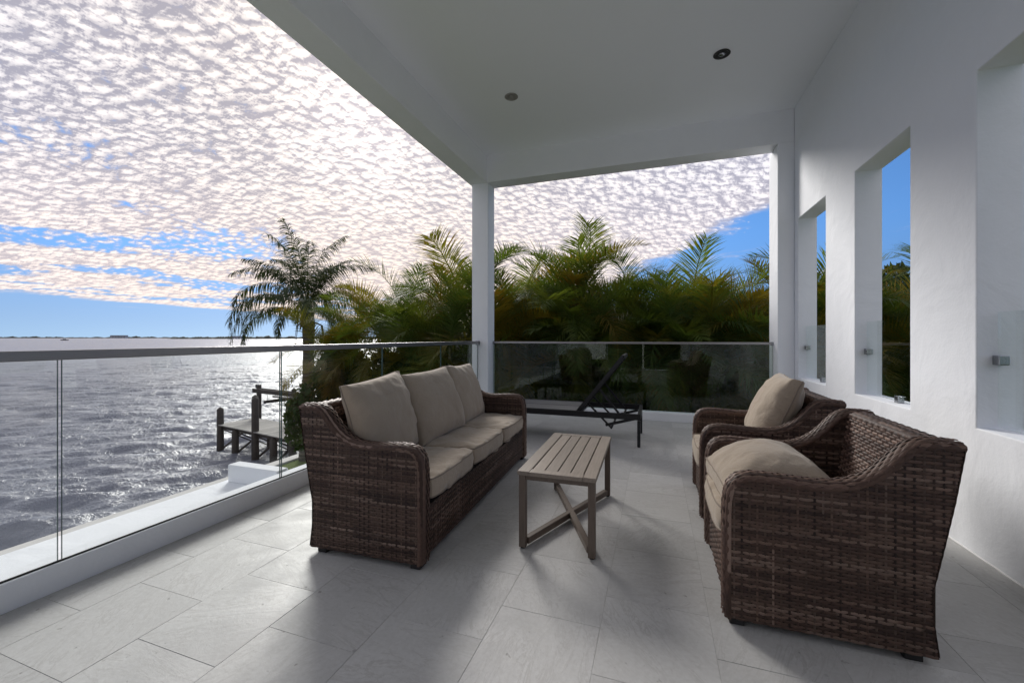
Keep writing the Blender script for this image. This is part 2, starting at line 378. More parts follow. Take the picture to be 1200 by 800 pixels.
# ------------------------------------------------------------------ far shore
def far_shore():
    def strip(name, d, u0, u1, z0, h, mat_, seed, n=160, depth=60):
        bm = bmesh.new(); rows = []
        for i in range(n + 1):
            u = u0 + (u1 - u0) * i / n; dr = FW + RT * ((u - 600) / 483.1); c = EYE + dr * d
            hh = h(u) * (.62 + .55 * (mnoise.noise(Vector((u * .11, seed, 0))) + .5 * mnoise.noise(Vector((u * .43, seed, 3))))) 
            hh = max(hh, .25 * h(u)); bk = dr.normalized() * depth
            rows.append([bm.verts.new((c.x, c.y, z0)), bm.verts.new((c.x + bk.x * .25, c.y + bk.y * .25, SEA + hh * .8)), bm.verts.new((c.x + bk.x * .6, c.y + bk.y * .6, SEA + hh)), bm.verts.new((c.x + bk.x, c.y + bk.y, z0))])
        for a, b_ in zip(rows, rows[1:]):
            for k in range(3): bm.faces.new((a[k], b_[k], b_[k + 1], a[k + 1]))
        return link(name, fin(bm, name), mat_)
    tag(strip('far_shore', 2600, -260, 560, SEA - 1, lambda u: 3.5, 'far_land', 1, depth=500), kind='structure')
    tag(strip('far_tree_line', 2650, -260, 560, SEA - 1, lambda u: 13 + 3 * math.sin(u * .05), 'far_foliage', 2, 420), 'low dark line of trees along the far shore', 'trees', kind='stuff')
    tag(strip('near_point', 1500, 196, 560, SEA - 1, lambda u: 1.8, 'far_land', 5, 120, 200), kind='structure')
    tag(strip('point_tree_line', 1520, 200, 560, SEA - 1, lambda u: 9.5 + 4 * min(1, max(0, (u - 205) / 50)), 'far_foliage', 6, 420), 'uneven dark trees on the wooded point across the water', 'trees', kind='stuff')
    def bldg(u0, u1, d, h, label, name='waterfront_building'):
        a = EYE + (FW + RT * ((u0 - 600) / 483.1)) * d; b_ = EYE + (FW + RT * ((u1 - 600) / 483.1)) * d; L = (b_ - a).length
        o = thing(name, (a.x, a.y, SEA), label, 'building', rz=math.atan2((b_ - a).y, (b_ - a).x))
        box('wall', (0, 0, 0), (L, 18, h), 'far_wall', o); box('roof', (-1, -1, h + .02), (L + 1, 19, h + 1.4), 'roof_tile', o)
        n = max(3, int(L / 9))
        for s in range(max(1, int(h / 5))):
            for i in range(n): box('window', (L / n * (i + .2), -.12, 1.6 + s * 4.6), (L / n * (i + .8), -.02, 4.0 + s * 4.6), 'dark_pane', o)
    bldg(129, 147, 2560, 17, 'long grey building on the far shore, taller than its trees')
    bldg(272, 281, 1485, 9, 'small pale house on the wooded point')
far_shore()
def far_boat(u, v, label):
    d = 483.1 * (EYE.z - SEA) / (v - 395.1); c = EYE + (FW + RT * ((u - 600) / 483.1)) * d
    o = thing('motor_boat', (c.x, c.y, SEA), label, 'boat', rz=YAW + .2)
    bm = bmesh.new(); s = max(4.5, d * .016)
    ring = [(-.5, -.14), (-.5, .14), (.2, .15), (.5, 0), (.2, -.15)]
    lo = [bm.verts.new((x * s * .92, y * s * .7, -.2)) for x, y in ring]; hi = [bm.verts.new((x * s, y * s, s * .12)) for x, y in ring]
    bm.faces.new(lo[::-1]); bm.faces.new(hi)
    for i in range(5): bm.faces.new((lo[i], lo[(i + 1) % 5], hi[(i + 1) % 5], hi[i]))
    link('hull', fin(bm, 'hull'), 'piling_wood', o); box('cabin', (-.2 * s, -.09 * s, s * .121), (.1 * s, .09 * s, s * .26), 'far_wall', o)
far_boat(76, 398.8, 'tiny dark boat far out on the open water')

# ------------------------------------------------------------------ dock and boat lift
def build_dock():
    p1 = Vector((-21.8, 15.6, 0)); ex = Vector((3.2, -.62, 0)).normalized(); rz = math.atan2(ex.y, ex.x)
    o = thing('dock', (p1.x, p1.y, SEA), 'weathered wooden dock on dark crossed pilings over the water', 'dock', rz=rz)
    W = 1.75; L = 8.6; zd = -3.45 - SEA
    pile = lambda x, y, top: tube('piling', [(x, y, -1.2), (x, y, top - .12), (x, y, top - .10), (x, y, top)], [.17, .16, .14, .02], 'piling_wood', o, 10)
    for x, tf, tb in ((0, 2.3, 2.75), (1.5, 1.3, 1.35), (3.35, 3.1, 2.9), (4.9, 1.3, 1.3), (6.4, 1.9, 1.9)):
        pile(x, 0, tf); pile(x + .05, W, tb)
        for s in (1, -1): bar('brace', (x + .02 + .06 * s, .1 if s > 0 else W - .1, .12), (x + .02 + .06 * s, W - .1 if s > 0 else .1, zd - .28), .05, .15, 'piling_wood', o, .004, up=(1, 0, 0))
    for y in (.12, W - .12): bar('beam', (-.1, y, zd - .16), (L, y, zd - .16), .07, .22, 'piling_wood', o)
    pl = None; n = int(L / .148)
    for i in range(n):
        if pl is None:
            pl = box('plank', (0, -.14, -.045), (.138, W + .14, 0), 'dock_plank', o, .006); me = pl.data
        else: pl = link('plank', me, None, o)
        pl.location = (-.12 + i * .148, 0, zd)
    # boat lift behind
    q = p1 - ex * 4.1 + Vector((-ex.y, ex.x, 0)) * 4.2
    b = thing('boat_lift', (q.x, q.y, SEA), 'dark timber boat lift with raised beams behind the dock', 'boat lift', rz=rz)
    for x in (0, 3.9):
        for y in (0, 3.3): tube('piling', [(x, y, -1.2), (x, y, 2.75), (x, y, 2.77), (x, y, 2.86)], [.15, .145, .12, .02], 'piling_wood', b, 10)
    for y in (0, 3.3):
        bar('top_beam', (-.35, y + .20, 2.45), (4.3, y + .20, 2.45), .09, .26, 'piling_wood', b); bar('top_beam', (-.35, y - .20, 2.45), (4.3, y - .20, 2.45), .09, .26, 'piling_wood', b)
        box('motor', (-.28, y - .09, 2.60), (.12, y + .09, 2.84), 'dark_metal', b, .02)
    for x in (.8, 3.1): bar('cradle_beam', (x, -.1, 1.75), (x, 3.4, 1.75), .12, .2, 'dark_metal', b)
    for y in (1.0, 2.2): bar('bunk', (-.1, y, 1.92), (4.0, y, 1.92), .12, .12, 'dock_plank', b)
    for x in (.8, 3.1):
        for y in (.0, 3.3): tube('cable', [(x, y + .1, 1.85), (x, y + .1, 2.4)], .012, 'dark_metal', b, 5)
    for i in range(26):
        w_ = box('plank', (-.1, 3.62, 1.22), (.03, 4.7, 1.265), 'dock_plank', b) if i == 0 else link('plank', w_.data, None, b); w_.location = (i * .16, 0, 0)
    for y in (3.75, 4.55): bar('beam', (-.15, y, 1.10), (4.1, y, 1.10), .08, .2, 'piling_wood', b)
    for x in (.1, 2.0, 3.9): tube('piling', [(x, 4.75, -1.2), (x, 4.75, 2.0)], [.15, .14], 'piling_wood', b, 10)
    # second, higher pair of beams
    q2 = q - ex * 1.6 + Vector((-ex.y, ex.x, 0)) * 6.2
    b2 = thing('boat_lift', (q2.x, q2.y, SEA), 'second boat lift farther out, with a white boat hanging in it', 'boat lift', rz=rz)
    for x in (0, 3.6):
        for y in (0, 3.0): tube('piling', [(x, y, -1.2), (x, y, 3.2), (x, y, 3.3)], [.15, .14, .02], 'piling_wood', b2, 10)
    for y in (0, 3.0): bar('top_beam', (-.5, y, 2.95), (4.4, y, 2.95), .2, .28, 'piling_wood', b2)
    for x in (.7, 3.0): bar('cradle_beam', (x, -.1, 1.3), (x, 3.1, 1.3), .12, .2, 'dark_metal', b2)
    bt = thing('small_boat', (q2.x, q2.y, SEA), 'small white open boat hanging in the boat lift', 'boat', rz=rz)
    bm = bmesh.new(); secs = []
    for t_ in np.linspace(0, 1, 9):
        w = .72 * (1 - max(0, t_ - .45) ** 2 * 3.0); w = max(w, .02); x = -.3 + 4.3 * t_; zk = 1.45 + .35 * t_ ** 3; zt = 2.05 + .22 * t_ ** 2
        secs.append([bm.verts.new((x, 1.5 + s * w * k, zz)) for s, k, zz in ((-1, 1, zt), (-1, .85, zk + .22), (0, 0, zk), (1, .85, zk + .22), (1, 1, zt))])
    for a, c_ in zip(secs, secs[1:]):
        for k in range(4): bm.faces.new((a[k], c_[k], c_[k + 1], a[k + 1]))
        bm.faces.new((a[4], c_[4], c_[0], a[0]))
    bm.faces.new(secs[0]); link('hull', fin(bm, 'hull', True), 'boat_hull', bt); box('console', (1.2, 1.2, 2.10), (1.8, 1.8, 2.75), 'boat_hull', bt, .05)
build_dock()

# ------------------------------------------------------------------ floor with tiles
fl = box('floor', (XL - .13, YB, -.32), (XW + .2, YF + .2, -.0014), 'grout'); tag(fl, kind='structure')
TX, TY, G = .4155, .45, .0014
def tile_mesh(w, l):
    bm = bmesh.new(); bm_box(bm, (-w / 2, -l / 2, -.012), (w / 2, l / 2, 0))
    top = [e for e in bm.edges if all(v.co.z > -.001 for v in e.verts)]
    bmesh.ops.bevel(bm, geom=top, offset=.0007, segments=1, affect='EDGES'); return fin(bm, 'tile')
tcache = {}
i0 = int(math.floor((XL + 1.87) / TX)) - 3
for i in range(-3, 12):
    x0 = -1.868 + TX * i; x1 = x0 + TX
    if x1 < XL + .02 or x0 > XW - .01: continue
    a0, a1 = max(x0, XL + .001), min(x1, XW - .002)
    off = 1.02 + (.225 if i % 2 else 0) - .012 * i
    for j in range(-11, 14):
        y0 = off + TY * j; y1 = y0 + TY
        b0, b1 = max(y0, YB + .002), min(y1, YF - .002)
        if b1 - b0 < .02: continue
        w, l = round(a1 - a0 - G, 4), round(b1 - b0 - G, 4)
        if (w, l) not in tcache: tcache[(w, l)] = tile_mesh(w, l)
        o = link('tile', tcache[(w, l)], 'tile', fl); o.location = ((a0 + a1) / 2, (b0 + b1) / 2, rng.uniform(-.0006, .0003)); o.rotation_euler = (rng.uniform(-.0012, .0012), rng.uniform(-.0012, .0012), 0)

# ------------------------------------------------------------------ house structure
def wall_mesh(ys, zs, holes, x0, x1):
    """a wall in the plane X = x0..x1, cut at ys / zs; cells in holes stay open"""
    bm = bmesh.new(); V = {}
    def v(i, j, s):
        k = (i, j, s)
        if k not in V: V[k] = bm.verts.new((x0 if s == 0 else x1, ys[i], zs[j]))
        return V[k]
    solid = lambda i, j: 0 <= i < len(ys) - 1 and 0 <= j < len(zs) - 1 and (i, j) not in holes
    for i in range(len(ys) - 1):
        for j in range(len(zs) - 1):
            if not solid(i, j): continue
            for s in (0, 1): bm.faces.new((v(i, j, s), v(i + 1, j, s), v(i + 1, j + 1, s), v(i, j + 1, s)))
            if not solid(i - 1, j): bm.faces.new((v(i, j, 0), v(i, j, 1), v(i, j + 1, 1), v(i, j + 1, 0)))
            if not solid(i + 1, j): bm.faces.new((v(i + 1, j, 0), v(i + 1, j, 1), v(i + 1, j + 1, 1), v(i + 1, j + 1, 0)))
            if not solid(i, j - 1): bm.faces.new((v(i, j, 0), v(i, j, 1), v(i + 1, j, 1), v(i + 1, j, 0)))
            if not solid(i, j + 1): bm.faces.new((v(i, j + 1, 0), v(i, j + 1, 1), v(i + 1, j + 1, 1), v(i + 1, j + 1, 0)))
    return fin(bm, 'wall')
ZS, ZT = .671, 2.556
ys = [YB + .002, -.79, .0, .62, 1.43, 2.05, 2.86, 3.46, 4.262, 4.895, 5.73, 6.26]; zs = [-.3, ZS, ZT, 4.3]
holes = {(i, 1) for i in (1, 3, 5, 7, 9)}
XO = XW + .19
sc = link('screen_wall', wall_mesh(ys, zs, holes, XW, XO), 'stucco'); bevel_mod(sc, .006)
tag(sc, 'white stucco wall with tall narrow window openings', 'wall')
cb = [(XW - .003 + .0025 * mnoise.noise(Vector((0, y_ * 9, 0))), y_, .003 + .002 * mnoise.noise(Vector((5, y_ * 7, 0)))) for y_ in np.linspace(YB + .02, 5.84, 160)]
bead = tube('caulk_bead', cb, [.006 + .002 * mnoise.noise(Vector((9, q[1] * 12, 0))) for q in cb], 'white_frame', sc, 6); bead.name = 'caulk_bead'
# guard glass in the openings
lab = ['glass guard pane in the tall opening beside the far pier', 'glass guard pane in the tall opening behind the upright-cushion armchair', 'glass guard pane in the tall opening behind the armchair with the fallen cushion', 'glass guard pane in the wall opening beside the viewer', 'glass guard pane in the wall opening nearest the rear wall']
for k, i in enumerate((9, 7, 5, 3, 1)):
    a, b_ = ys[i], ys[i + 1]; g = thing('window_guard', (XW + .085, (a + b_) / 2, ZS), lab[k], 'glass guard', 'glass guards in the wall openings')
    box('pane', (-.006, -(b_ - a) / 2 + .012, .012), (.006, (b_ - a) / 2 - .012, .61), 'clear_glass', g)
    for s in (-1, 1): box('clamp', (-.022, s * ((b_ - a) / 2 - .022) - .022, .335), (.022, s * ((b_ - a) / 2 - .022) + .022, .385), 'chrome', g, .004)
    box('clamp', (-.02, -.11, -.002), (.02, -.06, .05), 'chrome', g, .004)

pier = box('wall_pier', (1.425, 5.86, -.3), (XW - .001, 6.26, ZB + .001), 'stucco'); bevel_mod(pier, .006)
tag(pier, 'narrow white pier where the far railing meets the stucco wall', 'pier')
colm = box('corner_column', (-2.695, 5.862, -.3), (-2.425, 6.13, ZB + .001), 'stucco'); bevel_mod(colm, .008)
tag(colm, 'square white column at the corner of the two railings', 'column')
rf = thing('roof', (0, 0, ZB), 'white flat terrace roof with deep edge beams', 'roof')
def rbox(n, lo, hi, m_='stucco', bv=.008):
    o = box(n, (lo[0], lo[1], lo[2] - ZB), (hi[0], hi[1], hi[2] - ZB), m_, rf); bevel_mod(o, bv); return o
rbox('edge_beam', (-2.73, YB, ZB), (-2.445, 6.14, 4.35))
rbox('edge_beam', (-2.46, 5.86, ZB + .002), (XW - .002, 6.138, 4.35))
box('ceiling_panel', (-2.46, YB, ZC - ZB), (XW + .02, 5.88, 4.30 - ZB), 'ceiling_paint', rf)
rbox('parapet_cap', (-2.80, YB, 4.352), (XO + .02, 6.2, 4.45))
for (x, y, dark, lb) in ((.62, 4.50, True, 'dark recessed ceiling light towards the stucco wall'), (-1.57, 4.50, False, 'pale recessed ceiling light towards the open side')):
    lg = thing('recessed_light', (x, y, ZC), lb, 'ceiling light')
    bm = bmesh.new(); n = 28
    prof = [(.074, 0.0), (.078, -.006), (.070, -.010), (.060, -.006), (.056, .0)] if True else []
    rings = [[bm.verts.new((r * math.cos(2 * math.pi * k / n), r * math.sin(2 * math.pi * k / n), z)) for k in range(n)] for r, z in prof]
    for a, c_ in zip(rings, rings[1:]):
        for k in range(n): bm.faces.new((a[k], a[(k + 1) % n], c_[(k + 1) % n], c_[k]))
    link('trim_ring', fin(bm, 'trim', True), 'lamp_dark' if dark else 'lamp_trim', lg)
    bm = bmesh.new(); bmesh.ops.create_circle(bm, cap_ends=True, segments=n, radius=.057, matrix=Matrix.Translation((0, 0, -.0035)))
    link('lens', fin(bm, 'lens'), 'lamp_dark' if dark else 'lamp_trim', lg)
    bm = bmesh.new(); bmesh.ops.create_uvsphere(bm, u_segments=16, v_segments=8, radius=.032); bm.transform(Matrix.Translation((0, 0, -.006)) @ Matrix.Diagonal((1, 1, .4, 1)))
    link('bulb', fin(bm, 'bulb', True), 'chrome' if dark else 'lamp_trim', lg)
# rear wall of the house with sliding door (behind the viewer; it shows in the glass)
rw = thing('house_rear_wall', (0, YB, 0), 'white house wall with glazed sliding door closing the terrace', 'wall')
box('wall', (-2.44, -.2, -.3), (-1.7, -.002, ZC - .002), 'stucco', rw); box('wall', (.9, -.2, -.3), (XO, -.002, ZC - .002), 'stucco', rw); box('wall', (-1.699, -.2, 2.5), (.899, -.002, ZC - .002), 'stucco', rw)
for x in (-1.698, -.43, .84): box('door_frame', (x, -.14, 0), (x + .058, -.06, 2.498), 'white_frame', rw)
for x in (-1.63, -.36): box('pane', (x, -.105, .02), (x + 1.19, -.095, 2.49), 'dark_pane', rw)
# lower storey
ls = thing('lower_storey', (0, 0, GROUND), 'white lower storey of the house under the terrace', 'building')
box('wall', (XL + .1, YB - 6, 0), (XO - .02, 5.6, -.33 - GROUND), 'stucco', ls)
for y in (-2, .6, 3.2): box('window', (XL + .085, y, .9), (XL + .098, y + 1.6, 2.3), 'dark_pane', ls)

# curbs, ledge
lc = box('curb', (XL - .125, YB, -.006), (XL, 5.861, .123), 'stucco'); bevel_mod(lc, .006); tag(lc, 'low white curb under the glass railing along the water', 'curb')
fc = box('curb', (-2.424, YF, -.006), (1.424, YF + .14, .115), 'stucco'); bevel_mod(fc, .006); tag(fc, 'low white curb under the glass railing facing the palms', 'curb')
ld = box('ledge', (-3.27, YB, -.34), (XL - .131, 2.52, .0), 'stucco'); bevel_mod(ld, .008); tag(ld, 'flat white ledge outside the railing above the water', 'ledge')
up = box('ledge_upstand', (-3.215, 2.36, .001), (XL - .132, 2.46, .138), 'stucco'); bevel_mod(up, .006); tag(up, 'short white upstand closing the end of the ledge', 'upstand')

# glass railings
def pane(parent, axis, a, b_, c, z0, z1, mname):
    lo, hi = ((c - .006, a, z0), (c + .006, b_, z1)) if axis == 'y' else ((a, c - .006, z0), (b_, c + .006, z1))
    o = box('glass_pane', lo, hi, mname, parent); me = o.data; me.materials.append(M['glass_edge'])
    k = 0 if axis == 'y' else 1
    for p_ in me.polygons:
        if abs(p_.normal[k]) < .5: p_.material_index = 1
    return o
lr = thing('glass_railing', (XL - .03, 0, 0), 'long glass railing with grey metal cap along the water', 'railing')
jy = [-2.49, -1.29, -.09, 1.112, 2.30, 3.49, 4.69, 5.855]
for a, b_ in zip(jy, jy[1:]): pane(lr, 'y', a + .007, b_ - .007, 0, .118, 1.052, 'clear_glass')
cap = box('cap_rail', (-.026, -2.5, 1.046), (.026, 5.86, 1.091), 'brushed_steel', lr, .004)
box('bracket', (-.03, 5.84, 1.03), (.034, 5.861, 1.095), 'chrome', lr, .003)
box('base_gasket', (.008, -2.5, .122), (.016, 5.86, .130), 'rubber', lr)
fr = thing('glass_railing', (0, YF + .05, 0), 'glass railing with thin metal cap between the column and the pier', 'railing')
jx = [-2.424, -1.46, -.50, .46, 1.424]
for a, b_ in zip(jx, jx[1:]): pane(fr, 'x', a + .005, b_ - .005, 0, .11, 1.058, 'tinted_glass')
box('cap_rail', (-2.424, -.02, 1.055), (1.424, .02, 1.085), 'brushed_steel', fr, .004)
for x in (-2.423, 1.40): box('bracket', (x, -.024, 1.045), (x + .022, .024, 1.09), 'chrome', fr, .003)

# ------------------------------------------------------------------ wicker
class WB:
    def __init__(s): s.v = []; s.f = []; s.c = []; s.n = 0
    def ribbon(s, P, N, Sd, w, bulge, cols):
        k = len(P); a = P - Sd * (w / 2) - N * bulge; b_ = P + Sd * (w / 2) - N * bulge
        s.v.append(np.stack([a, P, b_], 1).reshape(-1, 3)); s.c.append(np.repeat(cols, 3, 0))
        i = s.n + 3 * np.arange(k - 1)
        s.f.append(np.stack([i, i + 3, i + 4, i + 1], 1)); s.f.append(np.stack([i + 1, i + 4, i + 5, i + 2], 1)); s.n += 3 * k
    def mesh(s, name):
        V = np.concatenate(s.v); F = np.concatenate(s.f); C = np.concatenate(s.c)
        me = bpy.data.meshes.new(name); me.from_pydata(V.tolist(), [], F.tolist())
        at = me.color_attributes.new('Col', 'FLOAT_COLOR', 'POINT'); at.data.foreach_set('color', np.concatenate([C, np.ones((len(C), 1))], 1).reshape(-1).astype(np.float32))
        for p_ in me.polygons: p_.use_smooth = True
        return me
PAL = np.array([(.024, .014, .011), (.046, .028, .021), (.070, .044, .034), (.100, .067, .052), (.145, .105, .085), (.034, .019, .015)])
PAL = PAL * np.array(PAL_TINT)
PW = np.array([.22, .24, .20, .15, .09, .10])
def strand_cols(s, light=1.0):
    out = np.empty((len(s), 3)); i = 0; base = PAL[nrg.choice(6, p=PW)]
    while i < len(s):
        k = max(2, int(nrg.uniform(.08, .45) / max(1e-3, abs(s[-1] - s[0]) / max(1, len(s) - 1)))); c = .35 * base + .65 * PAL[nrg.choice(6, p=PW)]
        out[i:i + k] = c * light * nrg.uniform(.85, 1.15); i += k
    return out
def weave(wb, rows, f, nrm, pitch, stake, amp=.0029, light=1.0):
    """rows: list of (key, s0, s1); f(s, key)->xyz ; nrm(s,key) -> normal; side along the row-to-row direction"""
    for j, (k, s0, s1) in enumerate(rows):
        if s1 - s0 < .01: continue
        n = max(4, int((s1 - s0) / (stake / 2)) + 1); s = np.linspace(s0, s1, n)
        Pp = f(s, k); N = nrm(s, k); up_ = f(s, k + .004) - f(s, k - .004); up_ /= np.linalg.norm(up_, axis=1)[:, None]
        jit = nrg.normal(0, .0005, n)
        wav = amp * np.cos(math.pi * s / stake + math.pi * (j % 2)) + nrg.normal(0, .0004, n)
        wb.ribbon(Pp + N * wav[:, None] + up_ * jit[:, None], N, up_, pitch * .97, .0040, strand_cols(s, light))
    kk = [r_[0] for r_ in rows]
    for q in range(int(min(r_[1] for r_ in rows) / stake) + 1, int(max(r_[2] for r_ in rows) / stake) + 1):
        sv = q * stake; ks = np.array([k for k, a, b_ in rows if a + .004 <= sv <= b_ - .004])
        if len(ks) < 3: continue
        Pp = np.concatenate([f(np.array([sv]), k) for k in ks]); N = np.concatenate([nrm(np.array([sv]), k) for k in ks]); Sd = np.concatenate([f(np.array([sv + .002]), k) - f(np.array([sv - .002]), k) for k in ks]); Sd /= np.linalg.norm(Sd, axis=1)[:, None]
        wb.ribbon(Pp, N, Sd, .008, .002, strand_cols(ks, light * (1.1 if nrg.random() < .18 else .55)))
PROF = [(0, .03), (0, .46), (.006, .53), (.022, .572), (.055, .595), (.11, .602), (.20, .598), (.30, .592), (.38, .596), (.44, .614), (.495, .650), (.54, .697), (.575, .742), (.605, .770), (.645, .783), (.735, .778)]
BACK = [(.735, .778), (.705, .58), (.672, .40), (.645, .26), (.645, .20), (.650, .14), (.664, .03)]
def x_back(z):
    zz = [p[1] for p in BACK][::-1]; xx = [p[0] for p in BACK][::-1]; return float(np.interp(z, zz, xx))
def x_front_at(z):                                  # where the outline starts at height z
    if z < .595: return float(np.interp(z, [.03, .46, .53, .572, .595], [0, 0, .006, .022, .055]))
    return float(np.interp(z, [.595, .596, .614, .650, .697, .742, .770, .783], [.375, .385, .44, .495, .54, .575, .605, .645]))
def side_rows(pitch):
    rows = []; z = .036
    while z < .770: rows.append((z, x_front_at(z) + .004, x_back(z) - .003)); z += pitch
    return rows
def make_seat(W, root, cushions):
    TH = .098
    # solid cores, strands outside and inside
    outline = PROF + BACK[1:]
    for sgn, y0 in ((-1, 0.0), (1, W - TH)):
        bm = bmesh.new(); ins = [(x, z) for x, z in outline]
        lo = [bm.verts.new((x, y0 + .006, z)) for x, z in ins]; hi = [bm.verts.new((x, y0 + TH - .006, z)) for x, z in ins]; n = len(ins)
        bm.faces.new(lo); bm.faces.new(hi[::-1])
        for i in range(n): bm.faces.new((lo[i], lo[(i + 1) % n], hi[(i + 1) % n], hi[i]))
        wb = WB()
        for yy, nn in ((y0 + .001, -1.0), (y0 + TH - .001, 1.0)):
            f = lambda s, k, yy=yy: np.stack([s, np.full_like(s, yy), np.full_like(s, k)], 1)
            g = lambda s, k, nn=nn: np.tile((0, nn, 0), (len(s), 1)).astype(float)
            weave(wb, side_rows(.0125), f, g, .0125, .027)
        # back edge strands
        zz = np.linspace(.035, .77, 40); xb = np.array([x_back(z) for z in zz])
        for q in np.linspace(.008, TH - .008, 6):
            Pp = np.stack([xb + .0035 + .0006 * np.cos(np.arange(40) * math.pi + q * 300), np.full(40, y0 + q), zz], 1)
            wb.ribbon(Pp, np.tile((1., 0, 0), (40, 1)), np.tile((0, 1., 0), (40, 1)), .017, .003, strand_cols(zz))
        side = link('side_panel', wb.mesh('side'), 'wicker', root)
        link('core', fin(bm, 'core'), 'wicker_core', side)
        # rolled arm: strands running along the front edge, the arm and up to the back
        path = np.array([(x, z) for x, z in PROF]); seg = np.r_[0, np.cumsum(np.hypot(*np.diff(path, axis=0).T))]
        n = int(seg[-1] / .0125); s = np.linspace(0, seg[-1], n); px = np.interp(s, seg, path[:, 0]); pz = np.interp(s, seg, path[:, 1])
        ker = np.ones(5) / 5; px[2:-2] = np.convolve(px, ker, 'valid'); pz[2:-2] = np.convolve(pz, ker, 'valid')
        tx, tz = np.gradient(px), np.gradient(pz); ln = np.hypot(tx, tz); tx /= ln; tz /= ln; nx, nz = -tz, tx
        wb = WB(); m_ = 11; hw = TH / 2 + .005
        for q in range(m_):
            ph = -1.45 + 2.9 * q / (m_ - 1); yy = y0 + TH / 2 + hw * math.sin(ph); out = -.012 + .024 * math.cos(ph)
            wav = (.0030 * np.cos(math.pi * s / .025 + math.pi * (q % 2)))
            Nv = np.stack([nx * math.cos(ph), np.full(n, math.sin(ph)), nz * math.cos(ph)], 1)
            Sv = np.stack([-nx * math.sin(ph), np.full(n, math.cos(ph)), -nz * math.sin(ph)], 1)
            Pp = np.stack([px + nx * out, np.full(n, yy), pz + nz * out], 1) + Nv * wav[:, None]
            wb.ribbon(Pp, Nv, Sv, .0135, .0044, strand_cols(s, 1.3))  # lighter strand colours: the light caught along the roll is painted in
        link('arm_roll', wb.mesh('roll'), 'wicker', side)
    # front apron
    y0, y1 = TH, W - TH
    wb = WB(); rows = [(z, y0, y1) for z in np.arange(.045, .285, .0125)]
    weave(wb, rows, lambda s, k: np.stack([np.full_like(s, .008), s, np.full_like(s, k)], 1), lambda s, k: np.tile((-1., 0, 0), (len(s), 1)), .0125, .027)
    fp = link('front_panel', wb.mesh('front'), 'wicker', root)
    bm = bmesh.new(); bm_box(bm, (.013, y0 - .005, .036), (.6, y1 + .005, .285)); link('core', fin(bm, 'core'), 'wicker_core', fp)
    # back: inner face, outer face, capped top
    wb = WB()
    xi = lambda z: .555 + (z - .28) * .15
    rows = [(z, y0, y1) for z in np.arange(.285, .775, .0125)]
    weave(wb, rows, lambda s, k: np.stack([np.full_like(s, xi(k)), s, np.full_like(s, k)], 1), lambda s, k: np.tile((-.99, 0, .15), (len(s), 1)), .0125, .026, .0042, 1.7)  # inner face strands lightened in colour for the light falling on them
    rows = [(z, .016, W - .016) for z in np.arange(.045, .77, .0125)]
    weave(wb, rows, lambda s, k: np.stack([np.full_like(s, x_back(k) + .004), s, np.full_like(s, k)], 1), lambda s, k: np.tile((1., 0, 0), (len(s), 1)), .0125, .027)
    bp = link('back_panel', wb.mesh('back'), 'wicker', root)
    bm = bmesh.new(); zz = [.06, .2, .28, .45, .62, .765]
    A = [[bm.verts.new((x, y, z)) for y in (y0 - .004, y1 + .004)] for x, z in [(xi(max(z, .28)) + .006, z) for z in zz] + [(x_back(z) - .004, z) for z in zz[::-1]]]
    n = len(A)
    for i in range(n): bm.faces.new((A[i][0], A[(i + 1) % n][0], A[(i + 1) % n][1], A[i][1]))
    bm.faces.new([a[0] for a in A][::-1]); bm.faces.new([a[1] for a in A])
    link('core', fin(bm, 'core'), 'wicker_core', bp)
    wb = WB(); s = np.linspace(.0, W, int(W / .0125)); k = len(s)
    for q in range(8):
        ph = -1.4 + 2.8 * q / 7; Nv = np.tile((math.sin(ph), 0, math.cos(ph)), (k, 1)); Sv = np.tile((math.cos(ph), 0, -math.sin(ph)), (k, 1))
        Pp = np.stack([np.full(k, .683 + .056 * math.sin(ph)), s, np.full(k, .764 + .022 * math.cos(ph))], 1) + Nv * (.0022 * np.cos(math.pi * s / .026 + math.pi * (q % 2)))[:, None]
        wb.ribbon(Pp, Nv, Sv, .0185, .0046, strand_cols(s, 1.25))  # cap strands coloured paler, painting in the light the trim catches
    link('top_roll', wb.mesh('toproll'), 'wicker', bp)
    for x in (.04, .60):
        for y in (.05, W - .05): box('foot', (x - .028, y - .032, 0), (x + .028, y + .032, .034), 'rubber', root, .006)

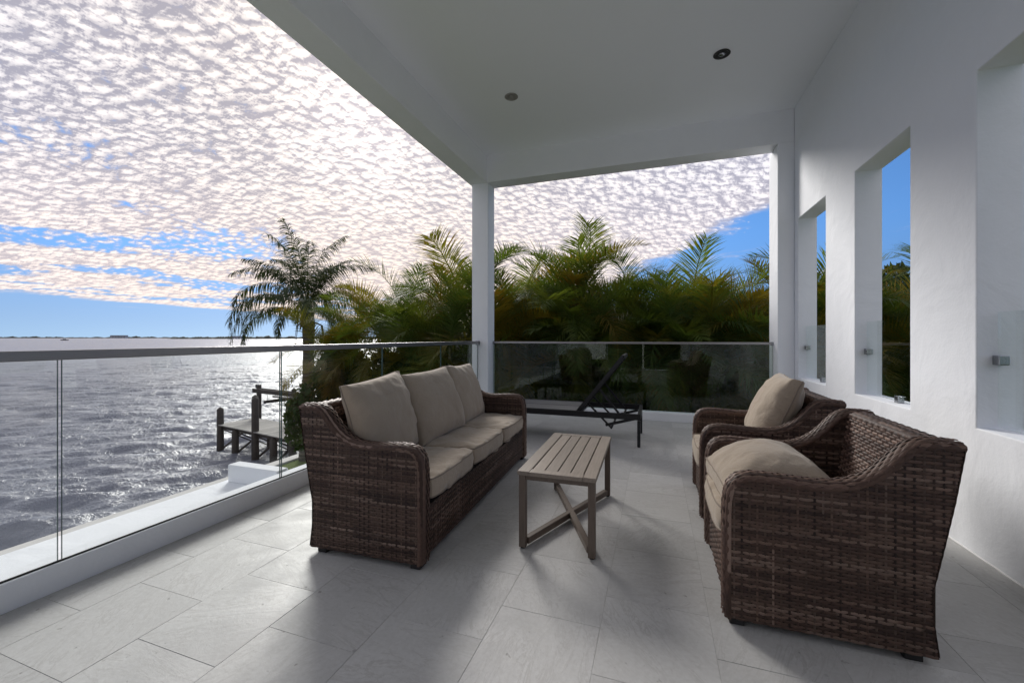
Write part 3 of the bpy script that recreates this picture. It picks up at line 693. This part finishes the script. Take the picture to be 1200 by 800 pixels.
def cushion(name, parent, sx, sy, th, edge, loc, rot, seed, ears=.0, puff=.5, bend=0.0, sag=0.0, wr=1.7):
    """boxed or knife-edge cushion lying in its own XY plane"""
    n = 34; g = np.sin(np.linspace(-1, 1, n) * math.pi / 2 * .985) / math.sin(math.pi / 2 * .985)
    U, V = np.meshgrid(g, g, indexing='ij'); nn = 5.0
    prof = ((1 - np.abs(U) ** 2.6) * (1 - np.abs(V) ** 2.6)) ** puff
    sq = 6.0; kx = (1 - .5 * np.abs(V) ** sq * .14) ; ky = (1 - .5 * np.abs(U) ** sq * .14)
    x = sx / 2 * U * (1 - ears * (1 - V ** 2)) * (kx if ears == 0 else 1); y = sy / 2 * V * (1 - ears * (1 - U ** 2)) * (ky if ears == 0 else 1)
    hz = th / 2 * (edge + (1 - edge) * prof)
    sd = Vector((seed * 3.7, seed * 1.3, 0))
    def wrk(a, b_, s):
        e = math.exp(-3.2 * (1 - max(abs(a / sx * 2), abs(b_ / sy * 2))))
        return wr * (.010 * mnoise.noise(Vector((a * 5, b_ * 5, s)) + sd) + .007 * (.4 + e) * mnoise.noise(Vector((a * 16 + b_ * 4, b_ * 16 - a * 5, s)) + sd))
    verts = []; id_ = lambda s, i, j: s * n * n + i * n + j
    for s in (0, 1):
        for i in range(n):
            for j in range(n):
                a, b_ = float(x[i, j]), float(y[i, j]); z = float(hz[i, j]) * (1 if s else -1)
                m0 = 0 if i in (0, n - 1) or j in (0, n - 1) else 1
                z += wrk(a, b_, s * 9.0) * (1 if s else -1) * (.25 + .75 * m0)
                z += -bend * a * a - sag * (1 - (a / sx * 2) ** 2) * (1 - (b_ / sy * 2) ** 2)
                verts.append((a, b_, z))
    faces = []
    for i in range(n - 1):
        for j in range(n - 1):
            faces.append((id_(1, i, j), id_(1, i + 1, j), id_(1, i + 1, j + 1), id_(1, i, j + 1))); faces.append((id_(0, i, j), id_(0, i, j + 1), id_(0, i + 1, j + 1), id_(0, i + 1, j)))
    rim = [(i, 0) for i in range(n)] + [(n - 1, j) for j in range(1, n)] + [(i, n - 1) for i in range(n - 2, -1, -1)] + [(0, j) for j in range(n - 2, 0, -1)]
    # side band with a slight belly
    base = len(verts); cen = []
    for (i, j) in rim:
        a = Vector(verts[id_(0, i, j)]); b_ = Vector(verts[id_(1, i, j)]); c = (a + b_) / 2; o = Vector((c.x, c.y, 0)).normalized() * (b_ - a).length * .10; verts.append(tuple(c + o))
    for k in range(len(rim)):
        k2 = (k + 1) % len(rim); a, a2 = id_(0, *rim[k]), id_(0, *rim[k2]); b_, b2 = id_(1, *rim[k]), id_(1, *rim[k2]); m1, m2 = base + k, base + k2
        faces.append((a, a2, m2, m1)); faces.append((m1, m2, b2, b_))
    me = bpy.data.meshes.new(name); me.from_pydata(verts, [], faces)
    for p_ in me.polygons: p_.use_smooth = True
    o = link(name, me, 'cushion', parent); o.location = loc; o.rotation_euler = rot
    loops = [[verts[id_(s, *q)] for q in rim] for s in (0, 1)]
    for lp in loops:
        k = len(lp); pv, pf = [], []
        for i in range(k):
            q = Vector(lp[i]); d = (Vector(lp[(i + 1) % k]) - Vector(lp[i - 1])).normalized(); u = d.cross(Vector((0, 0, 1))).normalized(); v = d.cross(u)
            for a in range(6): an = a * math.pi / 3; pv.append(tuple(q + u * math.cos(an) * .0045 + v * math.sin(an) * .0045))
        for i in range(k):
            for a in range(6): i2 = (i + 1) % k; a2 = (a + 1) % 6; pf.append((i * 6 + a, i * 6 + a2, i2 * 6 + a2, i2 * 6 + a))
        me = bpy.data.meshes.new('piping'); me.from_pydata(pv, [], pf)
        for p_ in me.polygons: p_.use_smooth = True
        link('piping', me, 'piping', o)
        if edge < .3: break
    return o

# three-seat sofa
sofa = thing('sofa', (-1.165, 3.775, 0), 'brown wicker three-seat sofa with taupe cushions, its back to the water', 'sofa', rz=R(182.3))
WS = 2.02; make_seat(WS, sofa, 3)
cw = (WS - .2) / 3
for k in range(3):
    y = .1 + cw * (k + .5)
    cushion('seat_cushion', sofa, .60, cw - .004, .15, .62, (.285, y, .362), (0, R(1.5), R([.6, -.5, .4][k])), 3 + k, 0, .42)
for k, (dx_, tilt, yaw, roll) in enumerate(((0, 17, 3, -1.5), (.02, 21, -5, 2), (.0, 16, 4, 3))):
    y = .1 + cw * (k + .5)
    # local X of the cushion points up along the back
    o = cushion('back_cushion', sofa, .51, cw + .015, .22, .15, (.475 - dx_, y, .655), (0, 0, 0), 11 + k, .045, .5)
    o.rotation_euler = (Matrix.Rotation(R(yaw), 3, 'Z') @ Matrix.Rotation(R(-90 + tilt), 3, 'Y') @ Matrix.Rotation(R(roll), 3, 'Z')).to_euler()

def armchair(loc, label, fallen, rz, seed):
    ch = thing('armchair', loc, label, 'armchair', rz=rz); W = .72; make_seat(W, ch, 1)
    cushion('seat_cushion', ch, .61, W - .204, .16, .62, (.285, W / 2, .365), (0, R(1.5), 0), seed, 0, .42)
    if fallen:
        o = cushion('back_cushion', ch, .43, W - .235, .235, .30, (.215, W / 2 + .0, .54), (0, R(-3), R(3)), seed + 5, .015, .5, bend=1.3, wr=2.0)
        o['label'] = 'taupe back cushion fallen flat onto the seat'
    else:
        o = cushion('back_cushion', ch, .51, W - .20, .225, .15, (.455, W / 2, .655), (0, 0, 0), seed + 5, .045, .5)
        o.rotation_euler = (Matrix.Rotation(R(-3), 3, 'Z') @ Matrix.Rotation(R(-90 + 22), 3, 'Y')).to_euler()
    return ch
armchair((.27, 1.835, 0), 'brown wicker armchair with its back cushion fallen flat on the seat', True, R(0), 21)
armchair((.275, 2.80, 0), 'brown wicker armchair with its back cushion standing upright', False, R(-1), 31)

# ------------------------------------------------------------------ side table
tb = thing('coffee_table', (-.505, 2.605, 0), 'small grey-brown slatted coffee table with crossed base', 'table', rz=R(1.0))
hx, hy, zt = .212, .475, .425
for s in (-1, 1):
    o = bar('top_rail', (s * (hx - .034), -hy, zt - .011), (s * (hx - .034), hy, zt - .011), .068, .022, 'table_wood', tb, .003)
    o = box('end_rail', (-hx + .0685, s * (hy - .03) - .03, zt - .022), (hx - .0685, s * (hy - .03) + .03, zt), 'table_wood', tb, .003)
sw_, gp = (2 * (hx - .068) - 5 * .007) / 4, .007
for k in range(4):
    x0 = -hx + .068 + gp + k * (sw_ + gp); box('slat', (x0, -hy + .0605, zt - .021), (x0 + sw_, hy - .0605, zt - .001), 'table_wood', tb, .002)
lx, ly = hx - .025, hy - .03
for sx in (-1, 1):
    for sy in (-1, 1):
        box('leg', (sx * lx - .019, sy * ly - .019, .008), (sx * lx + .019, sy * ly + .019, zt - .0225), 'table_leg', tb, .003)
        box('glide', (sx * lx - .011, sy * ly - .011, 0), (sx * lx + .011, sy * ly + .011, .0078), 'rubber', tb)
    box('apron', (sx * lx - .012, -ly + .02, zt - .050), (sx * lx + .012, ly - .02, zt - .0225), 'table_leg', tb, .002)
for sy in (-1, 1): box('apron', (-lx + .02, sy * ly - .012, zt - .050), (lx - .02, sy * ly + .012, zt - .0225), 'table_leg', tb, .002)
bar('cross_bar', (-lx + .012, -ly + .02, .032), (lx - .012, ly - .02, .032), .036, .036, 'table_leg', tb, .003)
bar('cross_bar', (lx - .012, -ly + .02, .0325), (-lx + .012, ly - .02, .0325), .036, .0345, 'table_leg', tb, .003)

# ------------------------------------------------------------------ chaise lounge
lo_ = thing('chaise_lounge', (-.14, 4.84, 0), 'dark metal chaise lounge with its backrest raised, beside the far railing', 'chaise lounge', rz=R(0))
Lx, hw, zf = -1.92, .335, .315
for s in (-1, 1):
    bar('side_rail', (0, s * hw, zf), (Lx, s * hw, zf), .030, .062, 'dark_metal', lo_, .006)
    for x in (-.02, Lx + .09): bar('leg', (x, s * hw, 0.003), (x, s * hw, zf - .032), .048, .032, 'dark_metal', lo_, .005, up=(1, 0, 0))
for x in (-.018, Lx + .018): bar('cross_rail', (x, -hw + .016, zf), (x, hw - .016, zf), .034, .056, 'dark_metal', lo_, .006)
piv = -.67
for y0, y1 in ((-hw + .03, -.012), (.012, hw - .03)): box('seat_sling', (Lx + .04, y0, zf + .020), (piv, y1, zf + .030), 'sling', lo_, .003)
bar('cross_rail', (piv + .02, -hw + .016, zf - .002), (piv + .02, hw - .016, zf - .002), .03, .03, 'dark_metal', lo_, .004)
ang = R(51); Lb = .77; bx_, bz_ = piv + Lb * math.cos(ang), zf + .025 + Lb * math.sin(ang)
br = bar('backrest', (piv, 0, zf + .012), (bx_, 0, bz_), .58, .010, 'dark_metal', lo_, .003)
for s in (-1, 1):
    bar('backrest_rail', (piv, s * .305, zf + .012), (bx_, s * .305, bz_), .028, .042, 'dark_metal', lo_, .005)
    q1 = (piv + .36 * math.cos(ang), s * .27, zf + .36 * math.sin(ang)); bar('strut', q1, (piv + .48, s * .27, zf - .03), .018, .022, 'dark_metal', lo_, .003)
    q2 = (piv + .15 * math.cos(ang), s * .24, zf + .15 * math.sin(ang)); bar('strut', q2, (piv + .36, s * .24, zf - .15), .016, .020, 'dark_metal', lo_, .003)
    bar('ratchet_bar', (piv + .30, s * .262, zf - .12), (piv + .62, s * .262, zf - .028), .012, .03, 'dark_metal', lo_, .003)
bar('backrest_cross', (bx_, -.30, bz_), (bx_, .30, bz_), .03, .04, 'dark_metal', lo_, .005)
tube('strut_cross', [(piv + .36, -.25, zf - .15), (piv + .36, .25, zf - .15)], .012, 'dark_metal', lo_)
tube('strut_cross', [(piv + .48, -.28, zf - .03), (piv + .48, .28, zf - .03)], .012, 'dark_metal', lo_)

# ------------------------------------------------------------------ palms
def frond_mesh(L, e0, arch, nl, ll, vang, droop, w, seed, plume=0.0, twist=0.0, bare=.16):
    r = random.Random(seed); vs_, fs = [], []
    n = 26; pts = []; x = z = y = 0.0; a = e0; side = 0.0
    for i in range(n + 1):
        t_ = i / n; pts.append((Vector((x, y, z)), a)); a = e0 - arch * t_ ** 1.35; side += twist / n
        x += L / n * math.cos(a); z += L / n * math.sin(a); y += L / n * math.sin(side)
    def at(t_):
        f = t_ * n; i = min(int(f), n - 1); q = f - i; p0, a0 = pts[i]; p1, a1 = pts[i + 1]; return p0.lerp(p1, q), a0 + (a1 - a0) * q
    # rachis
    rr = []
    for i in range(0, n + 1, 2):
        p_, a_ = pts[i]; wd = .022 * (1 - i / n) + .004; rr.append(len(vs_)); up_ = Vector((-math.sin(a_), 0, math.cos(a_)))
        vs_ += [p_ + Vector((0, -wd, 0)), p_ + up_ * wd * .8, p_ + Vector((0, wd, 0))]
    for i, j in zip(rr, rr[1:]): fs += [(i, j, j + 1, i + 1), (i + 1, j + 1, j + 2, i + 2)]
    for s in (-1, 1):
        for k in range(nl):
            t_ = bare + (1 - bare) * (k + .5 + r.uniform(-.25, .25)) / nl; p_, a_ = at(min(t_, .999))
            tan = Vector((math.cos(a_), 0, math.sin(a_))); up_ = Vector((-math.sin(a_), 0, math.cos(a_))); u = (t_ - bare) / (1 - bare)
            ln = ll * (math.sin(math.pi * (.18 + .74 * u)) ** .8) * r.uniform(.85, 1.12)
            fwd = .45 + .75 * u + r.uniform(-.08, .08); va = vang + plume * r.uniform(-1, 1)
            d = (Vector((0, s, 0)) * math.cos(va) + up_ * math.sin(va) + tan * fwd).normalized()
            q = p_.copy(); st = 3; wd = w * r.uniform(.8, 1.15); row = None
            acr = d.cross(up_); acr = (acr if acr.length > .1 else tan).normalized()
            if abs(acr.dot(tan)) < .3: acr = tan
            for i in range(st + 1):
                f = i / st; wv = wd * (1 - f) ** .7 * (.55 + .9 * min(1, f * 3)) if i < st else 0
                if i < st: cur = (len(vs_), len(vs_) + 1); vs_ += [q - acr * wv, q + acr * wv]
                else: cur = (len(vs_),); vs_.append(q.copy())
                if row is not None: fs.append((row[0], row[1], cur[1], cur[0]) if len(cur) == 2 else (row[0], row[1], cur[0]))
                row = cur; d = (d + Vector((0, 0, -droop * (.5 + f)))).normalized(); q = q + d * (ln / st)
    me = bpy.data.meshes.new('frond'); me.from_pydata([tuple(v) for v in vs_], [], fs); return me
ARE = {}
for ei, e in enumerate((82, 66, 48, 28, 6)):
    for s in range(3): ARE[(ei, s)] = [frond_mesh(2.25 - .12 * ei + .12 * s, R(e), R(70 + 18 * s + 6 * ei), 58, .66, R(30), .16, .0100, 100 + ei * 7 + s, .30, R([-9, 4, 12][s])) for _ in (0,)][0]
def recolor(me, m_):
    c = me.copy(); c.materials.clear(); c.materials.append(M[m_]); return c
AREG = {k: recolor(v, 'areca_gold') for k, v in ARE.items()}
for v in ARE.values(): v.materials.append(M['areca_leaf'])
canes = {}
def cane(L, lean, az, r0):
    pts = []; 
    for i in range(8): t_ = i / 7; pts.append((lean * t_ ** 1.6 * math.cos(az), lean * t_ ** 1.6 * math.sin(az), L * t_))
    return pts, [r0 * (1.15 - .35 * i / 7) for i in range(8)]
def areca(x, y, top, label, n_canes=4, gold=.2, scale=1.0, group='areca palms in the hedge beyond the terrace', seed=0):
    r = random.Random(seed * 31 + 5); o = thing('areca_palm', (x, y, GROUND), label, 'palm', group)
    H_ = top - GROUND
    for c in range(n_canes):
        az = 2 * math.pi * (c / n_canes) + r.uniform(-.5, .5); L = H_ - 1.98 * scale - (0 if c == 0 else r.uniform(.1, 1.0)); lean = r.uniform(.15, .8) * (.4 if c == 0 else 1)
        pts, rad = cane(L, lean, az, .055); tube('trunk', pts, rad, 'areca_cane', o, 7); tip = Vector(pts[-1])
        tube('crownshaft', [tip - Vector((0, 0, .05)), tip + Vector((0, 0, .35))], [.05, .022], 'areca_cane', o, 7)
        nf = r.randint(9, 12); a0 = r.uniform(0, 6.28)
        for k in range(nf):
            ei = min(4, int(k / nf * 5)); key = (ei, r.randrange(3)); src = AREG if r.random() < gold else ARE
            f = link('frond', src[key], None, o); f.location = tip + Vector((0, 0, .28 - .06 * ei)); f.rotation_euler = (r.uniform(-.35, .35), r.uniform(-.15, .15), a0 + k * 2.4 + r.uniform(-.3, .3))
            sc_ = scale * r.uniform(.85, 1.12); f.scale = (sc_,) * 3
    return o
def at_px(u, d):
    q = FW * d + RT * ((u - 600) / 483.1 * d); return q.x, q.y
def ztop(v, d): return EYE.z + (395.1 - v) / 483.1 * d
HEDGE = 'areca palm in the dense hedge beyond the far glass railing'
spec = [  # pixel column, distance, top row, canes, gold, label
    (462, 11.5, 318, 4, .35, 'feathery areca palm with pale arching tips left of the corner column'),
    (500, 10.2, 325, 4, .30, 'areca palm between the feathery palm and the corner column'),
    (540, 9.6, 288, 4, .15, 'tall areca palm rising just behind the corner column'),
    (592, 9.2, 318, 3, .55, 'orange-tinged areca palm just past the corner column'),
    (632, 9.8, 305, 4, .25, HEDGE),
    (662, 9.4, 268, 3, .08, 'tallest areca palm in the hedge, its fronds fanning above the others'),
    (700, 9.0, 300, 4, .08, HEDGE),
    (735, 10.4, 305, 4, .05, HEDGE),
    (768, 9.2, 340, 4, .12, HEDGE),
    (800, 9.0, 306, 4, .30, 'golden-green areca palm rising against the blue sky'),
    (838, 8.7, 308, 4, .42, 'areca palm with a looping golden frond against the blue sky'),
    (872, 9.2, 330, 4, .5, 'orange-tinged areca palm beside the white pier'),
    (905, 8.8, 318, 4, .45, 'areca palm partly hidden by the white pier'),
    (965, 9.4, 300, 4, .2, 'areca palm seen through the tall opening beside the far pier'),
    (1040, 9.0, 318, 4, .3, 'areca palm seen through the tall opening behind the upright-cushion armchair'),
    (1085, 8.6, 300, 4, .3, 'areca palm outside the stucco wall past the openings'),
    (615, 12.5, 312, 4, .2, 'areca palm in the second row of the hedge'), (690, 12.8, 325, 4, .1, 'areca palm in the second row of the hedge'),
    (765, 12.4, 345, 4, .2, 'areca palm in the second row of the hedge'), (845, 12.2, 330, 4, .3, 'areca palm in the second row of the hedge'),
    (520, 13.0, 340, 4, .2, 'areca palm in the second row of the hedge'),
]
for i, (u, d, v, nc, gd, lb) in enumerate(spec):
    x, y = at_px(u, d); areca(x, y, ztop(v, d), lb, nc, gd, 1.0 if d < 12 else 1.1, seed=i + 1)
x, y = at_px(408, 12.5); areca(x, y, ztop(352, 12.5), 'low golden areca palm beside the tall queen palm', 4, .6, .85, seed=77)

# queen palm
QUE = [frond_mesh(4.1 - .1 * i, R(e), R(ar), 74, .80, R(0), .75, .019, 300 + i, .85, R(tw), .22) for i, (e, ar, tw) in enumerate(((87, 62, 10), (78, 112, -10), (64, 140, 8), (48, 140, -12), (30, 120, 8), (84, 86, 16)))]
for me in QUE: me.materials.append(M['queen_leaf'])
def queen(u, d, v_crown, label):
    x, y = at_px(u, d); zc_ = ztop(v_crown, d) - GROUND; o = thing('queen_palm', (x, y, GROUND), label, 'palm')
    pts = [(0.12 * math.sin(t_ * 2.2), .05 * t_, zc_ * t_) for t_ in np.linspace(0, 1, 14)]
    tube('trunk', pts, [.25 - .06 * (i / 13) + (.03 if i > 11 else 0) for i in range(14)], 'palm_bark', o, 14)
    tip = Vector(pts[-1]); tube('crownshaft', [tip - Vector((0, 0, .1)), tip + Vector((0, 0, .35)), tip + Vector((0, 0, .9))], [.24, .20, .05], 'areca_cane', o, 10)
    r = random.Random(8); k = 0
    # fronds: compass angle relative to the view (0 = right, 180 = left), mesh, scale
    for ca, mi, s in ((100, 0, 1.05), (150, 0, 1.0), (35, 0, 1.0), (260, 0, .95), (60, 5, 1.0), (140, 5, 1.05), (200, 5, .95), (330, 5, .9), (20, 1, .95), (165, 1, 1.0), (-30, 1, .75), (210, 1, .9), (5, 2, .95), (180, 2, 1.0), (90, 2, .8), (270, 2, .8), (195, 3, 1.05), (-12, 3, .95), (240, 3, .9), (300, 3, .85), (45, 3, .8), (135, 3, .85), (215, 4, .95), (330, 4, .8), (172, 4, 1.0), (260, 4, .7), (80, 4, .7)):
        f = link('frond', QUE[mi], None, o); f.location = tip + Vector((0, 0, .45 - .05 * mi)); f.rotation_euler = (r.uniform(-.1, .1), r.uniform(-.1, .1), R(ca) + YAW); f.scale = (s * .94,) * 3
    for i in range(7):
        a = r.uniform(0, 6.28); tube('dead_stalk', [tip + Vector((.15 * math.cos(a), .15 * math.sin(a), .05)), tip + Vector((.5 * math.cos(a), .5 * math.sin(a), -.1)), tip + Vector((.62 * math.cos(a), .62 * math.sin(a), -.9))], [.03, .02, .008], 'twig', o, 5)
queen(358, 16, 378, 'tall queen palm with drooping dark fronds at the water\'s edge')

# ------------------------------------------------------------------ broadleaf shrubs
def leaf_cloud(n, sx, sy, sz, ls, seed, lumps=9):
    g = np.random.default_rng(seed); c = g.normal(0, .42, (lumps, 3)) * (sx, sy, sz); rad = g.uniform(.3, .55, lumps)
    k = g.integers(0, lumps, n); d = g.normal(0, 1, (n, 3)); d /= np.linalg.norm(d, axis=1)[:, None]
    P_ = c[k] + d * (rad[k] * g.uniform(.55, 1.05, n) ** .5)[:, None] * (sx, sy, sz)
    u = g.normal(0, 1, (n, 3)); u[:, 2] -= .3; u /= np.linalg.norm(u, axis=1)[:, None]; w = np.cross(u, d + g.normal(0, .6, (n, 3))); w /= np.linalg.norm(w, axis=1)[:, None] + 1e-6
    L = ls * g.uniform(.6, 1.3, n)[:, None]
    V = np.stack([P_ - u * L * .5, P_ + w * L * .26, P_ + u * L * .5, P_ - w * L * .26], 1).reshape(-1, 3)
    me = bpy.data.meshes.new('foliage'); me.from_pydata(V.tolist(), [], np.arange(4 * n).reshape(-1, 4).tolist()); return me
LC = [leaf_cloud(3600, 1.0, 1.0, 1.0, .15, 40 + i) for i in range(3)]
LCs = [recolor(m_, 'shrub_leaf') for m_ in LC]; LCd = [recolor(m_, 'dark_leaf') for m_ in LC]
def shrub(u, d, v, label, size, dark=False, group=None, i=0, name='shrub'):
    x, y = at_px(u, d); zc_ = ztop(v, d); o = thing(name, (x, y, GROUND), label, 'shrub', group); r = random.Random(i * 17 + 3)
    f = link('foliage', (LCd if dark else LCs)[i % 3], None, o); f.location = (0, 0, zc_ - GROUND); f.scale = size; f.rotation_euler = (0, 0, r.uniform(0, 6.28))
    h_ = zc_ - GROUND
    for k in range(4):
        a = r.uniform(0, 6.28); e = Vector((size[0] * .35 * math.cos(a), size[1] * .35 * math.sin(a), h_ + .2)); tube('trunk', [(0, 0, 0), (e.x * .3, e.y * .3, h_ * .5), tuple(e)], [.07, .05, .015], 'twig', o, 6)
shrub(378, 11.5, 478, 'light green leafy shrub beside the sofa side of the lawn', (1.05, 1.05, 1.5), i=0)
shrub(420, 12.5, 445, 'leafy shrub at the foot of the golden areca palm', (1.1, 1.1, 1.6), i=1)
shrub(470, 11.0, 455, 'dense shrub under the feathery areca palm', (1.2, 1.2, 1.6), True, i=2)
shrub(525, 11.0, 450, 'dark shrub just left of the corner column', (1.1, 1.1, 1.7), True, i=3)
for i, u in enumerate((600, 650, 700, 745, 790, 830, 875, 925)):
    shrub(u, 14.2 + (i % 3) * .7, 405 + (i % 2) * 20, 'dark leafy shrub filling the hedge behind the palms', (1.5, 1.5, 1.9), True, 'dark shrubs behind the palm hedge', i)
for i, (u, v) in enumerate(((590, 470), (640, 465), (690, 475), (740, 468), (790, 474), (840, 466), (890, 470))):
    shrub(u, 11.2 + (i % 2) * .6, v, 'low dark shrub at the foot of the palm hedge', (1.0, 1.0, .9), True, 'low shrubs under the palm hedge', i + 9)
for i, (u, v) in enumerate(((970, 390), (1035, 395), (1080, 395))):
    shrub(u, 12.0, v, 'dark leafy shrub outside the stucco wall openings', (1.3, 1.3, 2.2), True, 'dark shrubs outside the wall', i + 5)

# ------------------------------------------------------------------ neighbour's house behind the hedge
x, y = at_px(700, 27)
nb = thing('neighbour_house', (x, y, GROUND), 'pale neighbouring house glimpsed low behind the palms', 'building', rz=YAW * .4)
box('wall', (-6, 0, 0), (9, 8, 3.0), 'house_paint', nb)
bm = bmesh.new(); q = [bm.verts.new(c) for c in ((-6.6, -.6, 3.02), (9.6, -.6, 3.02), (9.6, 8.6, 3.02), (-6.6, 8.6, 3.02), (-3, 4, 4.4), (6, 4, 4.4))]
for f in ((0, 1, 5, 4), (1, 2, 5), (2, 3, 4, 5), (3, 0, 4), (3, 2, 1, 0)): bm.faces.new([q[i] for i in f])
link('roof', fin(bm, 'roof'), 'roof_tile', nb)
for x0 in (-4.5, -1.2, 3.0, 6.0):
    w_ = box('window', (x0, -.06, 1.0), (x0 + 1.5, -.005, 2.3), 'white_frame', nb); box('pane', (x0 + .07, -.08, 1.07), (x0 + 1.43, -.062, 2.23), 'dark_pane', w_)
